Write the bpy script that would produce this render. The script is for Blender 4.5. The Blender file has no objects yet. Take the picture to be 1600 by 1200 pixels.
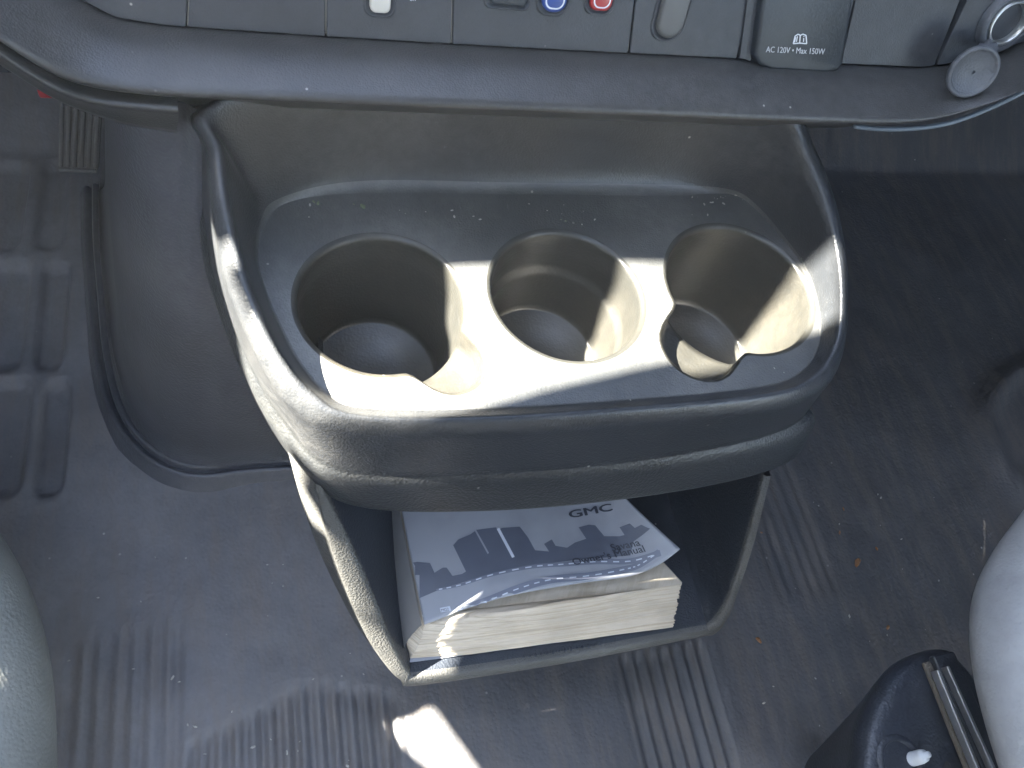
import bpy, bmesh, math, random
from mathutils import Vector, Matrix, noise
from mathutils.bvhtree import BVHTree
from mathutils.geometry import delaunay_2d_cdt
random.seed(7)
S = bpy.context.scene
COL = S.collection
R = math.radians

# ------------------------------------------------------------------ camera
F = 1200.0
CAM = Vector((0, 0, .74))
_vx = Vector((4150, 260, -1200)).normalized()
_vd = Vector((-303, -693, -1200)); _vd = (_vd - _vx * _vd.dot(_vx)).normalized()
_z = -_vd; _y = _z.cross(_vx)
M = Matrix((_vx, _y, _z))                       # world = M @ camera
cd = bpy.data.cameras.new('camera'); cam = bpy.data.objects.new('camera', cd); COL.objects.link(cam)
cam.matrix_world = Matrix.Translation(CAM) @ M.to_4x4()
cd.sensor_fit = 'HORIZONTAL'; cd.sensor_width = 36; cd.lens = 36 * F / 1600
cd.clip_start = .01; cd.clip_end = 100
S.camera = cam

# ------------------------------------------------------------------ light
SUN_EL, SUN_AZ = 42.5, -11.0                      # light travels to +X, a little to +Y
el, az = R(SUN_EL), R(SUN_AZ)
SD = Vector((math.cos(el) * math.cos(az), math.cos(el) * math.sin(az), -math.sin(el)))
w = bpy.data.worlds.new('World'); S.world = w; w.use_nodes = True
nt = w.node_tree; bg = nt.nodes['Background']
sky = nt.nodes.new('ShaderNodeTexSky'); sky.sky_type = 'NISHITA'; sky.sun_disc = False
sky.sun_elevation = el
sky.sun_rotation = math.atan2(-SD.x, -SD.y)
hs = nt.nodes.new('ShaderNodeHueSaturation'); hs.inputs['Saturation'].default_value = .78
nt.links.new(sky.outputs[0], hs.inputs['Color']); nt.links.new(hs.outputs[0], bg.inputs[0]); bg.inputs[1].default_value = .075
sl = bpy.data.lights.new('sun', 'SUN'); sl.energy = 5.0; sl.angle = R(.5); sl.color = (1, .95, .84)
so = bpy.data.objects.new('sun', sl); COL.objects.link(so)
so.rotation_euler = SD.to_track_quat('-Z', 'Y').to_euler(); so.location = (-3, 0, 4)
S.view_settings.view_transform = 'Standard'; S.view_settings.look = 'None'
S.view_settings.exposure = 4.72; S.view_settings.gamma = 1; S.view_settings.use_curve_mapping = False
S.render.engine = 'CYCLES'
S.cycles.max_bounces = 8; S.cycles.diffuse_bounces = 6

# ------------------------------------------------------------------ helpers
def ray(px, py): return (M @ Vector((px - 800, 600 - py, -F)))
def Pz(px, py, h): d = ray(px, py); return CAM + d * ((h - CAM.z) / d.z)
def Py(px, py, h): d = ray(px, py); return CAM + d * ((h - CAM.y) / d.y)
def Pn(px, py, k, y0, z0):                      # meets the plane y = y0 + (z - z0) * k
    d = ray(px, py); t = (y0 + (CAM.z - z0) * k - CAM.y) / (d.y - k * d.z); return CAM + d * t
def V(*a): return Vector(a)

def thing(name, label, cat, loc=(0, 0, 0), group=None):
    o = bpy.data.objects.new(name, None); COL.objects.link(o); o.location = loc
    o.empty_display_size = .02
    o['label'] = label; o['category'] = cat
    if group: o['group'] = group
    return o
def base(o):
    v = Vector(o.location)
    while o.parent: o = o.parent; v = v + Vector(o.location)
    return v
def obj(name, bm, mat, parent=None, smooth=True, sub=0, loc=None, normals=True):
    me = bpy.data.meshes.new(name)
    if normals: bmesh.ops.recalc_face_normals(bm, faces=bm.faces)
    L = Vector(loc) if loc is not None else Vector((0, 0, 0))
    off = L if parent is None else base(parent)
    bmesh.ops.translate(bm, verts=bm.verts, vec=-off)
    bm.to_mesh(me); bm.free()
    if smooth:
        for p in me.polygons: p.use_smooth = True
    me.materials.append(mat)
    o = bpy.data.objects.new(name, me); COL.objects.link(o)
    if parent: o.parent = parent
    else: o.location = L
    if sub:
        m = o.modifiers.new('sub', 'SUBSURF'); m.levels = sub; m.render_levels = sub
    return o
def struct(name, bm, mat, smooth=True, kind='structure'):
    o = obj(name, bm, mat, None, smooth); o['kind'] = kind; return o

def cat(pts, n, closed=False):                  # Catmull-Rom, n steps per control interval
    out = []; m = len(pts); rng = m if closed else m - 1
    for i in range(rng):
        if closed: a, b, c, d = pts[(i - 1) % m], pts[i], pts[(i + 1) % m], pts[(i + 2) % m]
        else: a, b, c, d = pts[max(i - 1, 0)], pts[i], pts[i + 1], pts[min(i + 2, m - 1)]
        for k in range(n):
            t = k / n
            out.append(.5 * ((2 * b) + (c - a) * t + (2 * a - 5 * b + 4 * c - d) * t * t + (3 * b - a - 3 * c + d) * t ** 3))
    if not closed: out.append(pts[-1].copy())
    return out
def loft(bm, loops, closed=True, cap0=False, cap1=False):
    vs = [[bm.verts.new(p) for p in L] for L in loops]; n = len(loops[0])
    for A, B in zip(vs, vs[1:]):
        for i in range(n if closed else n - 1):
            j = (i + 1) % n
            try: bm.faces.new((A[i], A[j], B[j], B[i]))
            except ValueError: pass
    if cap0: bm.faces.new(vs[0])
    if cap1: bm.faces.new(vs[-1])
    return vs
def box(bm, c, s, rot=None, bev=0, seg=2):
    r = bmesh.ops.create_cube(bm, size=1); vv = r['verts']
    bmesh.ops.scale(bm, verts=vv, vec=s)
    if bev:
        ed = list({e for v in vv for e in v.link_edges})
        r2 = bmesh.ops.bevel(bm, geom=ed, offset=bev, segments=seg, profile=.5, affect='EDGES')
        vv = list({v for f in r2['faces'] for v in f.verts} | {v for v in vv if v.is_valid})
    mt = Matrix.Translation(c) @ (rot.to_4x4() if rot else Matrix.Identity(4))
    bmesh.ops.transform(bm, matrix=mt, verts=vv)
    return vv
def lathe(bm, prof, mt, seg=48, cap=True, rf=None):   # prof: (r, z) list
    loops = []
    for r, z in prof:
        loops.append([mt @ V(r * (rf(a) if rf else 1) * math.cos(a), r * (rf(a) if rf else 1) * math.sin(a), z) for a in [2 * math.pi * i / seg for i in range(seg)]])
    loft(bm, loops, True, cap0=cap, cap1=cap)
def frame(n, up=V(0, 0, 1)):
    n = n.normalized(); x = up.cross(n).normalized(); y = n.cross(x)
    return Matrix((x, y, n)).transposed()
def tube(bm, pts, r, seg=8, cap=True):
    loops = []
    for i, p in enumerate(pts):
        t = (pts[min(i + 1, len(pts) - 1)] - pts[max(i - 1, 0)]).normalized()
        f = frame(t, V(0, 0, 1) if abs(t.z) < .9 else V(1, 0, 0))
        rr = r[i] if isinstance(r, list) else r
        loops.append([p + f @ V(rr * math.cos(2 * math.pi * k / seg), rr * math.sin(2 * math.pi * k / seg), 0) for k in range(seg)])
    loft(bm, loops, True, cap, cap)

# printed or thin pieces laid on a surface: seen point -> point on that surface
class Surf:
    def __init__(s, objs):
        dg = bpy.context.evaluated_depsgraph_get(); dg.update()
        vs, fs = [], []
        for o in objs:
            e = o.evaluated_get(dg); me = e.to_mesh(); b = len(vs); off = base(o)
            vs += [v.co + off for v in me.vertices]; fs += [[b + i for i in p.vertices] for p in me.polygons]
            e.to_mesh_clear()
        s.t = BVHTree.FromPolygons(vs, fs)
    def hit(s, px, py, lift=0):
        h, n, i, d = s.t.ray_cast(CAM, ray(px, py).normalized())
        if h is None: return None
        if n.dot(h - CAM) > 0: n = -n
        return h + n * lift
def fill2d(polys_in, step):
    """triangulate a 2-D polygon with interior grid points"""
    P = [Vector(p) for p in polys_in]
    # subdivide edges
    Q = []
    for a, b in zip(P, P[1:] + P[:1]):
        k = max(1, int((b - a).length / step))
        for i in range(k): Q.append(a.lerp(b, i / k))
    n = len(Q); E = [(i, (i + 1) % n) for i in range(n)]
    xs = [p.x for p in Q]; ys = [p.y for p in Q]
    G = []
    x = min(xs) + step * .5
    while x < max(xs):
        y = min(ys) + step * .5
        while y < max(ys): G.append(Vector((x, y))); y += step
        x += step
    vo, eo, fo, _, _, _ = delaunay_2d_cdt(Q + G, E, [], 1, 1e-6)
    # keep only faces inside
    def inside(p):
        c = False; j = n - 1
        for i in range(n):
            a, b = Q[i], Q[j]
            if (a.y > p.y) != (b.y > p.y) and p.x < (b.x - a.x) * (p.y - a.y) / (b.y - a.y) + a.x: c = not c
            j = i
        return c
    ff = [f for f in fo if inside(sum((vo[i] for i in f), Vector((0, 0))) / len(f))]
    return vo, ff
def decal(bm, poly, surf, lift=.0004, step=8):
    vo, ff = fill2d(poly, step); vm = {}
    for f in ff:
        q = []
        for i in f:
            if i not in vm:
                h = surf.hit(vo[i].x, vo[i].y, lift); vm[i] = bm.verts.new(h) if h else None
            q.append(vm[i])
        if all(q): bm.faces.new(q)
def text_mesh(txt, shear=0, bold=0, sx=1):
    cu = bpy.data.curves.new('t', 'FONT'); cu.body = txt; cu.size = 1; cu.shear = shear
    cu.align_x = 'CENTER'; cu.resolution_u = 3
    o = bpy.data.objects.new('t', cu); COL.objects.link(o)
    dg = bpy.context.evaluated_depsgraph_get(); dg.update()
    me = o.evaluated_get(dg).to_mesh()
    vs = [(v.co.x * sx, v.co.y) for v in me.vertices]; me.calc_loop_triangles(); fs = [list(p.vertices) for p in me.loop_triangles]
    o.evaluated_get(dg).to_mesh_clear(); bpy.data.objects.remove(o); bpy.data.curves.remove(cu)
    if bold:
        n = len(vs); V0 = list(vs); F0 = list(fs); vs = []; fs = []
        for k, (dx, dy) in enumerate(((-1, 0), (1, 0), (0, .7), (0, -.7))):
            vs += [(x + dx * bold, y + dy * bold) for x, y in V0]; fs += [[i + k * n for i in f] for f in F0]
    return vs, fs
def text_decal(bm, txt, surf, c, ux, uy, lift=.0004, **k):
    """c: seen centre of baseline, ux, uy: seen vectors for one em right and up"""
    vs, fs = text_mesh(txt, **k); vm = []
    for x, y in vs:
        h = surf.hit(c[0] + x * ux[0] + y * uy[0], c[1] + x * ux[1] + y * uy[1], lift)
        vm.append(bm.verts.new(h) if h else None)
    for f in fs:
        q = [vm[i] for i in f]
        if all(q):
            try: bm.faces.new(q)
            except ValueError: pass

# ------------------------------------------------------------------ materials
def mat(name, col, rough=.5, bump=0, bscale=400, dust=0, dcol=(.30, .29, .27), speck=0, spec=.5, metal=0,
        coat=0, wear=0, dust_light_x=None, dflat=.15, dlo=.38, dhi=.72, streak=None, detail=3, bdist=.001, dscale=6.0, aniso=None, speck_scale=90):
    m = bpy.data.materials.new(name); m.use_nodes = True; N = m.node_tree.nodes; L = m.node_tree.links
    b = N['Principled BSDF']; b.inputs['Roughness'].default_value = rough; b.inputs['Metallic'].default_value = metal
    b.inputs['Specular IOR Level'].default_value = spec
    tc = N.new('ShaderNodeTexCoord')
    col4 = (*col, 1)
    cur = None
    def rgb(c): n = N.new('ShaderNodeRGB'); n.outputs[0].default_value = (*c, 1); return n.outputs[0]
    cur = rgb(col)
    def noise_fac(scale, lo, hi, det=5, rgh=.6, vec=None):
        n = N.new('ShaderNodeTexNoise'); n.inputs['Scale'].default_value = scale; n.inputs['Detail'].default_value = det
        n.inputs['Roughness'].default_value = rgh
        L.new(vec or tc.outputs['Object'], n.inputs['Vector'])
        r = N.new('ShaderNodeMapRange'); r.inputs['From Min'].default_value = lo; r.inputs['From Max'].default_value = hi
        L.new(n.outputs[0], r.inputs['Value']); return r.outputs[0]
    def mix(a, bcol, fac):
        x = N.new('ShaderNodeMix'); x.data_type = 'RGBA'
        L.new(fac, x.inputs[0]); L.new(a, x.inputs[6]); L.new(bcol, x.inputs[7]); return x.outputs[2]
    def mul(f, k):
        x = N.new('ShaderNodeMath'); x.operation = 'MULTIPLY'; L.new(f, x.inputs[0])
        if isinstance(k, (int, float)): x.inputs[1].default_value = k
        else: L.new(k, x.inputs[1])
        return x.outputs[0]
    # broad tone change
    cur = mix(cur, rgb(tuple(c * .72 for c in col)), noise_fac(11, .42, .65, 4))
    rfac = None
    if dust:
        d1 = noise_fac(dscale, dlo, dhi, 8, .6); d2 = noise_fac(dscale * 22, .30, .75, 6, .7)
        mm = N.new('ShaderNodeMath'); mm.operation = 'MULTIPLY_ADD'; L.new(d2, mm.inputs[0]); mm.inputs[1].default_value = 1 - dflat; mm.inputs[2].default_value = dflat; f = mul(mul(d1, mm.outputs[0]), dust)
        if dust_light_x:
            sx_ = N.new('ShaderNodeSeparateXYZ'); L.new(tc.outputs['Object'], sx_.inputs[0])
            gx = N.new('ShaderNodeMapRange'); gx.inputs['From Min'].default_value = dust_light_x[0]; gx.inputs['From Max'].default_value = dust_light_x[1]
            gx.inputs['To Min'].default_value = 1.0; gx.inputs['To Max'].default_value = .25; gx.interpolation_type = 'SMOOTHSTEP'  # lighter left side painted in as thicker dust, fading to the right
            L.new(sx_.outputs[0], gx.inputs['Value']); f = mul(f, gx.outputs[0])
        cur = mix(cur, rgb(dcol), f); rfac = f
    if streak:
        mp = N.new('ShaderNodeMapping'); mp.inputs['Scale'].default_value = streak[:3]
        L.new(tc.outputs['Object'], mp.inputs['Vector'])
        cur = mix(cur, rgb(streak[4]), mul(noise_fac(1.0, .45, .62, 6, .7, mp.outputs[0]), streak[3]))
    if wear:
        mp = N.new('ShaderNodeMapping'); mp.inputs['Scale'].default_value = (1, .12, 1); mp.inputs['Rotation'].default_value = (0, 0, .5)
        L.new(tc.outputs['Object'], mp.inputs['Vector'])
        s1 = noise_fac(190, .68, .76, 4, .6, mp.outputs[0]); s2 = noise_fac(14, .5, .62, 3)
        cur = mix(cur, rgb(tuple(min(1, c * 3 + .05) for c in col)), mul(mul(s1, s2), wear))
    if speck:
        v = N.new('ShaderNodeTexVoronoi'); v.inputs['Scale'].default_value = speck_scale; L.new(tc.outputs['Object'], v.inputs['Vector'])
        a = N.new('ShaderNodeMapRange'); a.inputs['From Min'].default_value = .10; a.inputs['From Max'].default_value = .04
        L.new(v.outputs['Distance'], a.inputs['Value'])
        sep = N.new('ShaderNodeSeparateColor'); L.new(v.outputs['Color'], sep.inputs[0])
        g = N.new('ShaderNodeMath'); g.operation = 'GREATER_THAN'; g.inputs[1].default_value = 1 - speck; L.new(sep.outputs[0], g.inputs[0])
        cur = mix(cur, rgb((.42, .40, .36)), mul(mul(a.outputs[0], g.outputs[0]), sep.outputs[1]))
    L.new(cur, b.inputs['Base Color'])
    if rfac:
        r = N.new('ShaderNodeMapRange'); r.inputs['To Min'].default_value = rough; r.inputs['To Max'].default_value = min(1, rough + .35)
        L.new(rfac, r.inputs['Value']); L.new(r.outputs[0], b.inputs['Roughness'])
    if bump:
        n = N.new('ShaderNodeTexVoronoi'); n.inputs['Scale'].default_value = bscale; n.feature = 'SMOOTH_F1'
        nn = N.new('ShaderNodeTexNoise'); nn.inputs['Scale'].default_value = bscale * .7; nn.inputs['Detail'].default_value = detail
        if aniso:
            mp = N.new('ShaderNodeMapping'); mp.inputs['Scale'].default_value = aniso
            L.new(tc.outputs['Object'], mp.inputs['Vector']); L.new(mp.outputs[0], n.inputs['Vector']); L.new(mp.outputs[0], nn.inputs['Vector'])
        else:
            L.new(tc.outputs['Object'], n.inputs['Vector']); L.new(tc.outputs['Object'], nn.inputs['Vector'])
        ad = N.new('ShaderNodeMath'); ad.operation = 'ADD'; L.new(n.outputs['Distance'], ad.inputs[0]); L.new(nn.outputs[0], ad.inputs[1])
        bp = N.new('ShaderNodeBump'); bp.inputs['Strength'].default_value = bump; bp.inputs['Distance'].default_value = bdist
        L.new(ad.outputs[0], bp.inputs['Height']); L.new(bp.outputs[0], b.inputs['Normal'])
    return m
MT = dict(
    deck=mat('dusty brightened tray floor plastic', (.060, .062, .062), .36, .2, 900, .9, (.22, .215, .20), .12, wear=.6, dflat=.4),  # brighter than the walls: dust plus sun glow put into the base colour
    tray=mat('dusty console plastic', (.024, .026, .029), .32, .2, 900, .38, (.17, .165, .155), .10, wear=.5),
    skin=mat('grained console plastic', (.024, .026, .028), .38, .3, 620, .2, (.16, .155, .14), .05, bdist=.0012),
    cup=mat('cup well plastic', (.030, .030, .027), .33, .12, 600, .5, (.10, .085, .06), .05, wear=.9),
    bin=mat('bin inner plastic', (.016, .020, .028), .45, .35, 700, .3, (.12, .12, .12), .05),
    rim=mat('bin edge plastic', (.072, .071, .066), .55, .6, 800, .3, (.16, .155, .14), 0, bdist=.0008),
    dash=mat('dash plastic', (.036, .035, .034), .36, .16, 1100, .35, (.19, .185, .175), .12, wear=.4, speck_scale=120),
    panel=mat('dash panel plastic', (.040, .044, .050), .48, .15, 1100, .30, (.17, .17, .17), .10, wear=.3, speck_scale=120),
    seam=mat('dark seam', (.012, .013, .015), .8),
    edge=mat('worn pale edge', (.22, .20, .17), .6, .3, 900),
    cover=mat('outlet flap plastic', (.022, .028, .034), .45, .08, 900, .1, speck=.05),
    white=mat('white print', (.75, .76, .78), .5),
    cream=mat('cream button', (.62, .58, .50), .35),
    blue=mat('blue button', (.03, .07, .26), .3), red=mat('red button', (.36, .03, .03), .3),
    knob=mat('grey knob', (.10, .10, .095), .5, .1, 900),
    silver=mat('socket metal', (.55, .56, .55), .28, .1, 900, metal=1, dust=.3),
    cap=mat('socket cap rubber', (.075, .082, .095), .5, .2, 900, .3),
    rubber=mat('floor mat rubber', (.038, .038, .041), .48, .5, 300, 1.15, (.30, .29, .295), .14, wear=.5, dust_light_x=(-.1, .35), dscale=4, speck_scale=70, bdist=.0008, dflat=.75, dlo=.12, dhi=.95, streak=(55, 9, 9, .32, (.17, .135, .105))),
    housing=mat('engine cover vinyl', (.060, .061, .070), .36, .3, 520, .5, (.17, .165, .17), .05),
    pedal=mat('pedal rubber', (.12, .115, .105), .7, .3, 600, .5),
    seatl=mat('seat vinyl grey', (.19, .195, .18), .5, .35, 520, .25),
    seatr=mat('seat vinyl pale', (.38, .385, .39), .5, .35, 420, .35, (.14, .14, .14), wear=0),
    black=mat('seat base plastic', (.022, .026, .036), .38, .3, 500, .25, (.14, .13, .11), .12),
    rail=mat('steel rail', (.52, .53, .55), .35, .3, 500, .4, (.16, .14, .12), metal=.9),
    bolt=mat('pale bolt', (.62, .64, .66), .4),
    grime=mat('rail grime', (.11, .095, .075), .85, .9, 500, .5, speck=.2),
    paper=mat('book pages', (.62, .54, .43), .8, .35, 260, .25, (.45, .38, .27), aniso=(.06, 1, 6), bdist=.0012, streak=(9, 9, 900, .55, (.30, .24, .16))),
    cov=mat('book cover paper', (.31, .32, .35), .4, .05, 200),
    ink=mat('cover dark ink', (.105, .115, .15), .4), road=mat('cover road ink', (.17, .185, .235), .4),
    line=mat('cover white ink', (.62, .65, .72), .4), spine=mat('cover spine', (.25, .24, .23), .5),
    trim=mat('cab liner', (.52, .51, .49), .8, .2, 300), dark=mat('cab dark', (.03, .033, .04), .8),
    crumb=mat('brown crumb', (.28, .13, .05), .8), leaf=mat('green leaf bit', (.16, .19, .11), .7),
    grit=mat('pale grit', (.40, .38, .34), .8), redlens=mat('red clip', (.30, .02, .025), .4),
)

ZT = .380
def PB(q): return Pn(q[0], q[1], .5, .083, .12)
# ------------------------------------------------------------------ cab around the view (unseen panels outside the frame)
def sun_mask_panel():  # unseen mask: openings traced back from the sun patches they cast
    X = -.72
    def W(p): t = (X - p.x) / SD.x; q = p + SD * t; return (q.y, q.z)
    A = [p if isinstance(p, tuple) else W(p) for p in [
        Pz(735, 416, ZT), Pz(1005, 411, ZT), Pz(1255, 412, .385), Pz(1311, 379, .414), Pz(1313, 386, .412), Pz(1312, 480, .403), Pz(1306, 492, .400), Pz(1290, 505, .383), Pz(1268, 517, ZT),
        Pz(1030, 565, ZT), Pz(870, 602, ZT), Pz(760, 628, .382), Pz(690, 646, .386), Pz(640, 668, .38), Pz(618, 742, .333), Pz(552, 768, .308),
        (.330, 1.003), (.322, .972), PB((553, 856)), PB((581, 915)), PB((606, 972)), Pz(664, 980, .158), Pz(702, 1040, .127), PB((705, 1045)), PB((648, 1061)), PB((596, 1052)), PB((530, 925)), PB((496, 830)),
        Pz(466, 805, .27), Pz(440, 740, .29), Pz(362, 512, .36), (.413, 1.043), (.413, 1.062), (.397, 1.064), (.396, 1.082), (.388, 1.082), (.387, 1.064), (.364, 1.064), (.364, 1.100), (.420, 1.102), (.430, 1.130)]]
    B = [W(Pz(*q, 0)) for q in [(606, 1134), (655, 1122), (684, 1103), (716, 1150), (775, 1232), (718, 1232), (656, 1182)]]
    out = [(-1.2, .0), (1.6, .0), (1.6, 3.0), (-1.2, 3.0)]
    G = [(-1.15, 1.0), (-.9, 1.0), (-.9, 1.3), (-1.15, 1.3)]
    P = []; E = []
    for poly in (out, A, B, G):
        b = len(P); n = len(poly); P += [Vector(p) for p in poly]; E += [(b + i, b + (i + 1) % n) for i in range(n)]
    vo, eo, fo, _, _, _ = delaunay_2d_cdt(P, E, [], 1, 1e-6)
    def ins(p, Q):
        c = False; j = len(Q) - 1
        for i in range(len(Q)):
            a, b = Q[i], Q[j]
            if (a[1] > p.y) != (b[1] > p.y) and p.x < (b[0] - a[0]) * (p.y - a[1]) / (b[1] - a[1]) + a[0]: c = not c
            j = i
        return c
    bm = bmesh.new(); vs = [bm.verts.new((X, v.x, v.y)) for v in vo]
    for f in fo:
        c = sum((vo[i] for i in f), Vector((0, 0))) / len(f)
        if not ins(c, A) and not ins(c, B) and not ins(c, G): bm.faces.new([vs[i] for i in f])
    r = bmesh.ops.extrude_face_region(bm, geom=list(bm.faces))
    bmesh.ops.translate(bm, vec=(-.004, 0, 0), verts=[g for g in r['geom'] if isinstance(g, bmesh.types.BMVert)])
    return bm
struct('wall_or_blocker', sun_mask_panel(), MT['trim'], smooth=False)  # added sun mask in place of the left door
bm = bmesh.new(); box(bm, (1.5, .2, .7), (.03, 2.6, 1.4)); struct('wall_or_blocker', bm, MT['dark'], False)  # unseen, added to keep the right side dark
bm = bmesh.new(); box(bm, (.75, -.52, 1.5), (1.5, 1.4, .03)); struct('ceiling_baffle', bm, MT['trim'], False)  # unseen roof piece, added to cut sky light from above
bm = bmesh.new(); box(bm, (.98, .50, 1.5), (1.0, .62, .03)); struct('ceiling_baffle', bm, MT['trim'], False)  # extra unseen piece, added to darken the right footwell
bm = bmesh.new(); box(bm, (.1, -1.25, .71), (1.7, .03, 1.42)); struct('wall_or_blocker', bm, MT['trim'], False)  # unseen, added to limit light from behind
bm = bmesh.new(); box(bm, (.38, 1.05, .25), (2.2, .03, .6)); struct('wall_or_blocker', bm, MT['dark'], False)

# ------------------------------------------------------------------ floor
def smooth01(x): x = max(0, min(1, x)); return x * x * (3 - 2 * x)
def rbox(x, y, cx, cy, hx, hy, r):
    qx, qy = abs(x - cx) - hx + r, abs(y - cy) - hy + r
    return math.hypot(max(qx, 0), max(qy, 0)) + min(max(qx, qy), 0) - r
PADS = []
for row, (ya, yb) in enumerate([(250, 392), (408, 578), (592, 775)]):
    for xa, xb in [(-70, 36), (64, 102)]:
        p = Pz(xa, ya, 0); q = Pz(xb, yb, 0); PADS.append(((p.x + q.x) / 2, (p.y + q.y) / 2, abs(q.x - p.x) / 2 - .004, abs(p.y - q.y) / 2 - .004))
ME = Pz(1720, 690, 0); MR = V(abs(Pz(1548, 690, 0).x - ME.x), abs(Pz(1720, 560, 0).y - ME.y), 0)
def ribmask(x, y):
    m = 0
    # ribbed fields with uneven front edges
    n = noise.noise(V(x * 6, y * 6, 0)) * .008
    m = max(m, smooth01((.075 - x) / .02 + .5) * smooth01((.16 - abs(x - .005) + n) / .01) * smooth01((.115 - .35 * abs(x - .0) - y + n) / .006) * (1 if x > -.10 else 0))
    m = max(m, smooth01((.055 - abs(x + .15) + n) / .01) * smooth01((.19 - y + n) / .03) * .45)
    m = max(m, smooth01((.055 - abs(x - .335 + .0 * y) + n) / .01) * smooth01((.095 - abs(y - .0)) / .012) * .8)
    m = max(m, smooth01((.045 - abs(x - .52) + n) / .01) * smooth01((.09 - abs(y - .20) + n) / .02) * .22)
    return m
def fz(x, y):
    z = .0
    m = ribmask(x, y)
    if m > 0:
        ph = (x / .0135) % 1; r = smooth01(1.35 - abs(ph - .5) * 4)
        z -= .008 * m * (1 - r)
    for cx, cy, hx, hy in PADS:
        d = rbox(x, y, cx, cy, hx, hy, .012)
        if d < .012: z -= .010 * smooth01(-d / .006 + .5)
    z += .006 * noise.noise(V(x * 4, y * 4, 3)) + .0016 * noise.noise(V(x * 22, y * 22, 1)) + .0006 * noise.noise(V(x * 90, y * 90, 1))
    ex, ey = (x - ME.x) / MR.x, (y - ME.y) / MR.y; er = math.hypot(ex, ey)
    z += .012 * math.exp(-((er - 1) / .10) ** 2)
    if y > .74: z += (y - .74) * .6
    return z
bm = bmesh.new()
xs = []; x = -.72
while x < 1.49: xs.append(x); x += .0030 if -.32 < x < .72 else .012
ys = []; y = -.4
while y < 1.1: ys.append(y); y += .006 if -.15 < y < .76 else .02
gr = [[bm.verts.new((x, y, fz(x, y))) for x in xs] for y in ys]
for a, b in zip(gr, gr[1:]):
    for i in range(len(xs) - 1): bm.faces.new((a[i], a[i + 1], b[i + 1], b[i]))
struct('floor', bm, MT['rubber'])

# ------------------------------------------------------------------ engine cover behind the console
eng = thing('engine_cover', 'smooth dark vinyl housing with rounded foot, left of the cup holder console', 'engine cover', (.05, .45, 0))
def eloop(ctrl, right=True):
    P = [Pz(*c) if len(c) == 3 else V(*c[:3]) for c in ctrl]
    return P
HZ = [(0, [(430, 712), (310, 722), (250, 695), (208, 640), (186, 560), (176, 470), (168, 380), (166, 300)]),
      (.2, [(430, 590), (320, 592), (265, 575), (228, 540), (202, 490), (187, 430), (176, 350), (168, 260)]),
      (.42, [(430, 240), (330, 238), (282, 230), (246, 217), (216, 200), (192, 180), (176, 155), (164, 110)])]
def hl(z, L): 
    P = [Pz(a, b, z) for a, b in L]
    if z > .3: P[0] = V(.0, .374, z)
    return [V(.36, .41 if z > .1 else .335, z), V(.2, .39 if z > .1 else .32, z)] + P
def house_loop(z):
    A, B, C_ = [hl(a, b) for a, b in HZ]
    out = []
    for a, b, c in zip(A, B, C_):
        t = z / .2 if z < .2 else (z - .2) / .22
        p = (a.lerp(b, t) if z < .2 else b.lerp(c, t)); 
        k = z / .42; q = a * ((1 - k) * (1 - 2 * k)) + b * (4 * k * (1 - k)) + c * (k * (2 * k - 1)) if z <= .42 else p
        q = Vector(q); q.z = z; out.append(q)
    return out
def offs(P, d):
    out = []
    for i, p in enumerate(P):
        t = P[min(i + 1, len(P) - 1)] - P[max(i - 1, 0)]; t.z = 0; t.normalize()
        out.append(p + V(t.y, -t.x, 0) * d)
    return out
bm = bmesh.new()
loops = []
for z, d in [(.45, 0), (.42, 0), (.35, 0), (.28, 0), (.20, 0), (.12, 0), (.06, .001), (.03, .003), (.018, .008)]:
    loops.append(cat(offs(house_loop(z), -d), 8))
loft(bm, loops, False)
obj('housing_shell', bm, MT['housing'], eng, sub=1)
bm = bmesh.new()
prof = [(.001, .030), (.003, .018), (.0045, .012), (.006, .013), (.009, .0155), (.012, .013), (.0130, .007), (.0140, .007), (.016, .011), (.019, .012), (.022, .008), (.025, .002), (.030, -.004)]
loft(bm, [cat([p + V(0, 0, z) for p in offs(house_loop(0), -d)], 8) for d, z in prof], False)
obj('foot_flange', bm, MT['housing'], eng, sub=1)

# ------------------------------------------------------------------ centre console
con = thing('centre_console', 'black plastic console with three sunlit cup holders in its tray and an open bin below', 'console', (.16, .25, .12))
ZT = .380
def PL(L): return [Pz(*c) for c in L]
def back(xs, y, z): return [V(x, y, z) for x in xs]
L0 = [Pz(a, b, ZT) for a, b in [(450, 316), (414, 352), (404, 402), (416, 452), (442, 512), (472, 567), (512, 612), (568, 635), (760, 636), (1000, 621), (1190, 602), (1252, 577), (1279, 532), (1276, 470), (1255, 415), (1215, 365), (1178, 325), (1140, 303)]]
L1 = PL([(343, 165, .455), (347, 230, .445), (355, 310, .435), (372, 385, .422), (392, 455, .412), (432, 545, .402), (485, 612, .394), (560, 650, .389), (760, 652, .386), (1000, 636, .386), (1200, 616, .386), (1272, 590, .388), (1306, 540, .393), (1314, 475, .402), (1307, 390, .413), (1284, 300, .428), (1253, 230, .442), (1220, 175, .457)])
L2 = PL([(316, 165, .452), (320, 230, .441), (327, 310, .430), (340, 385, .417), (358, 455, .406), (400, 555, .395), (455, 635, .386), (545, 675, .380), (760, 680, .376), (1000, 662, .376), (1205, 640, .376), (1290, 605, .378), (1320, 550, .384), (1327, 475, .396), (1324, 390, .408), (1304, 300, .423), (1276, 230, .438), (1244, 175, .453)])
def rs(idx, dx, dz): return [L2[i] + V(dx, 0, dz) for i in idx]
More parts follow.
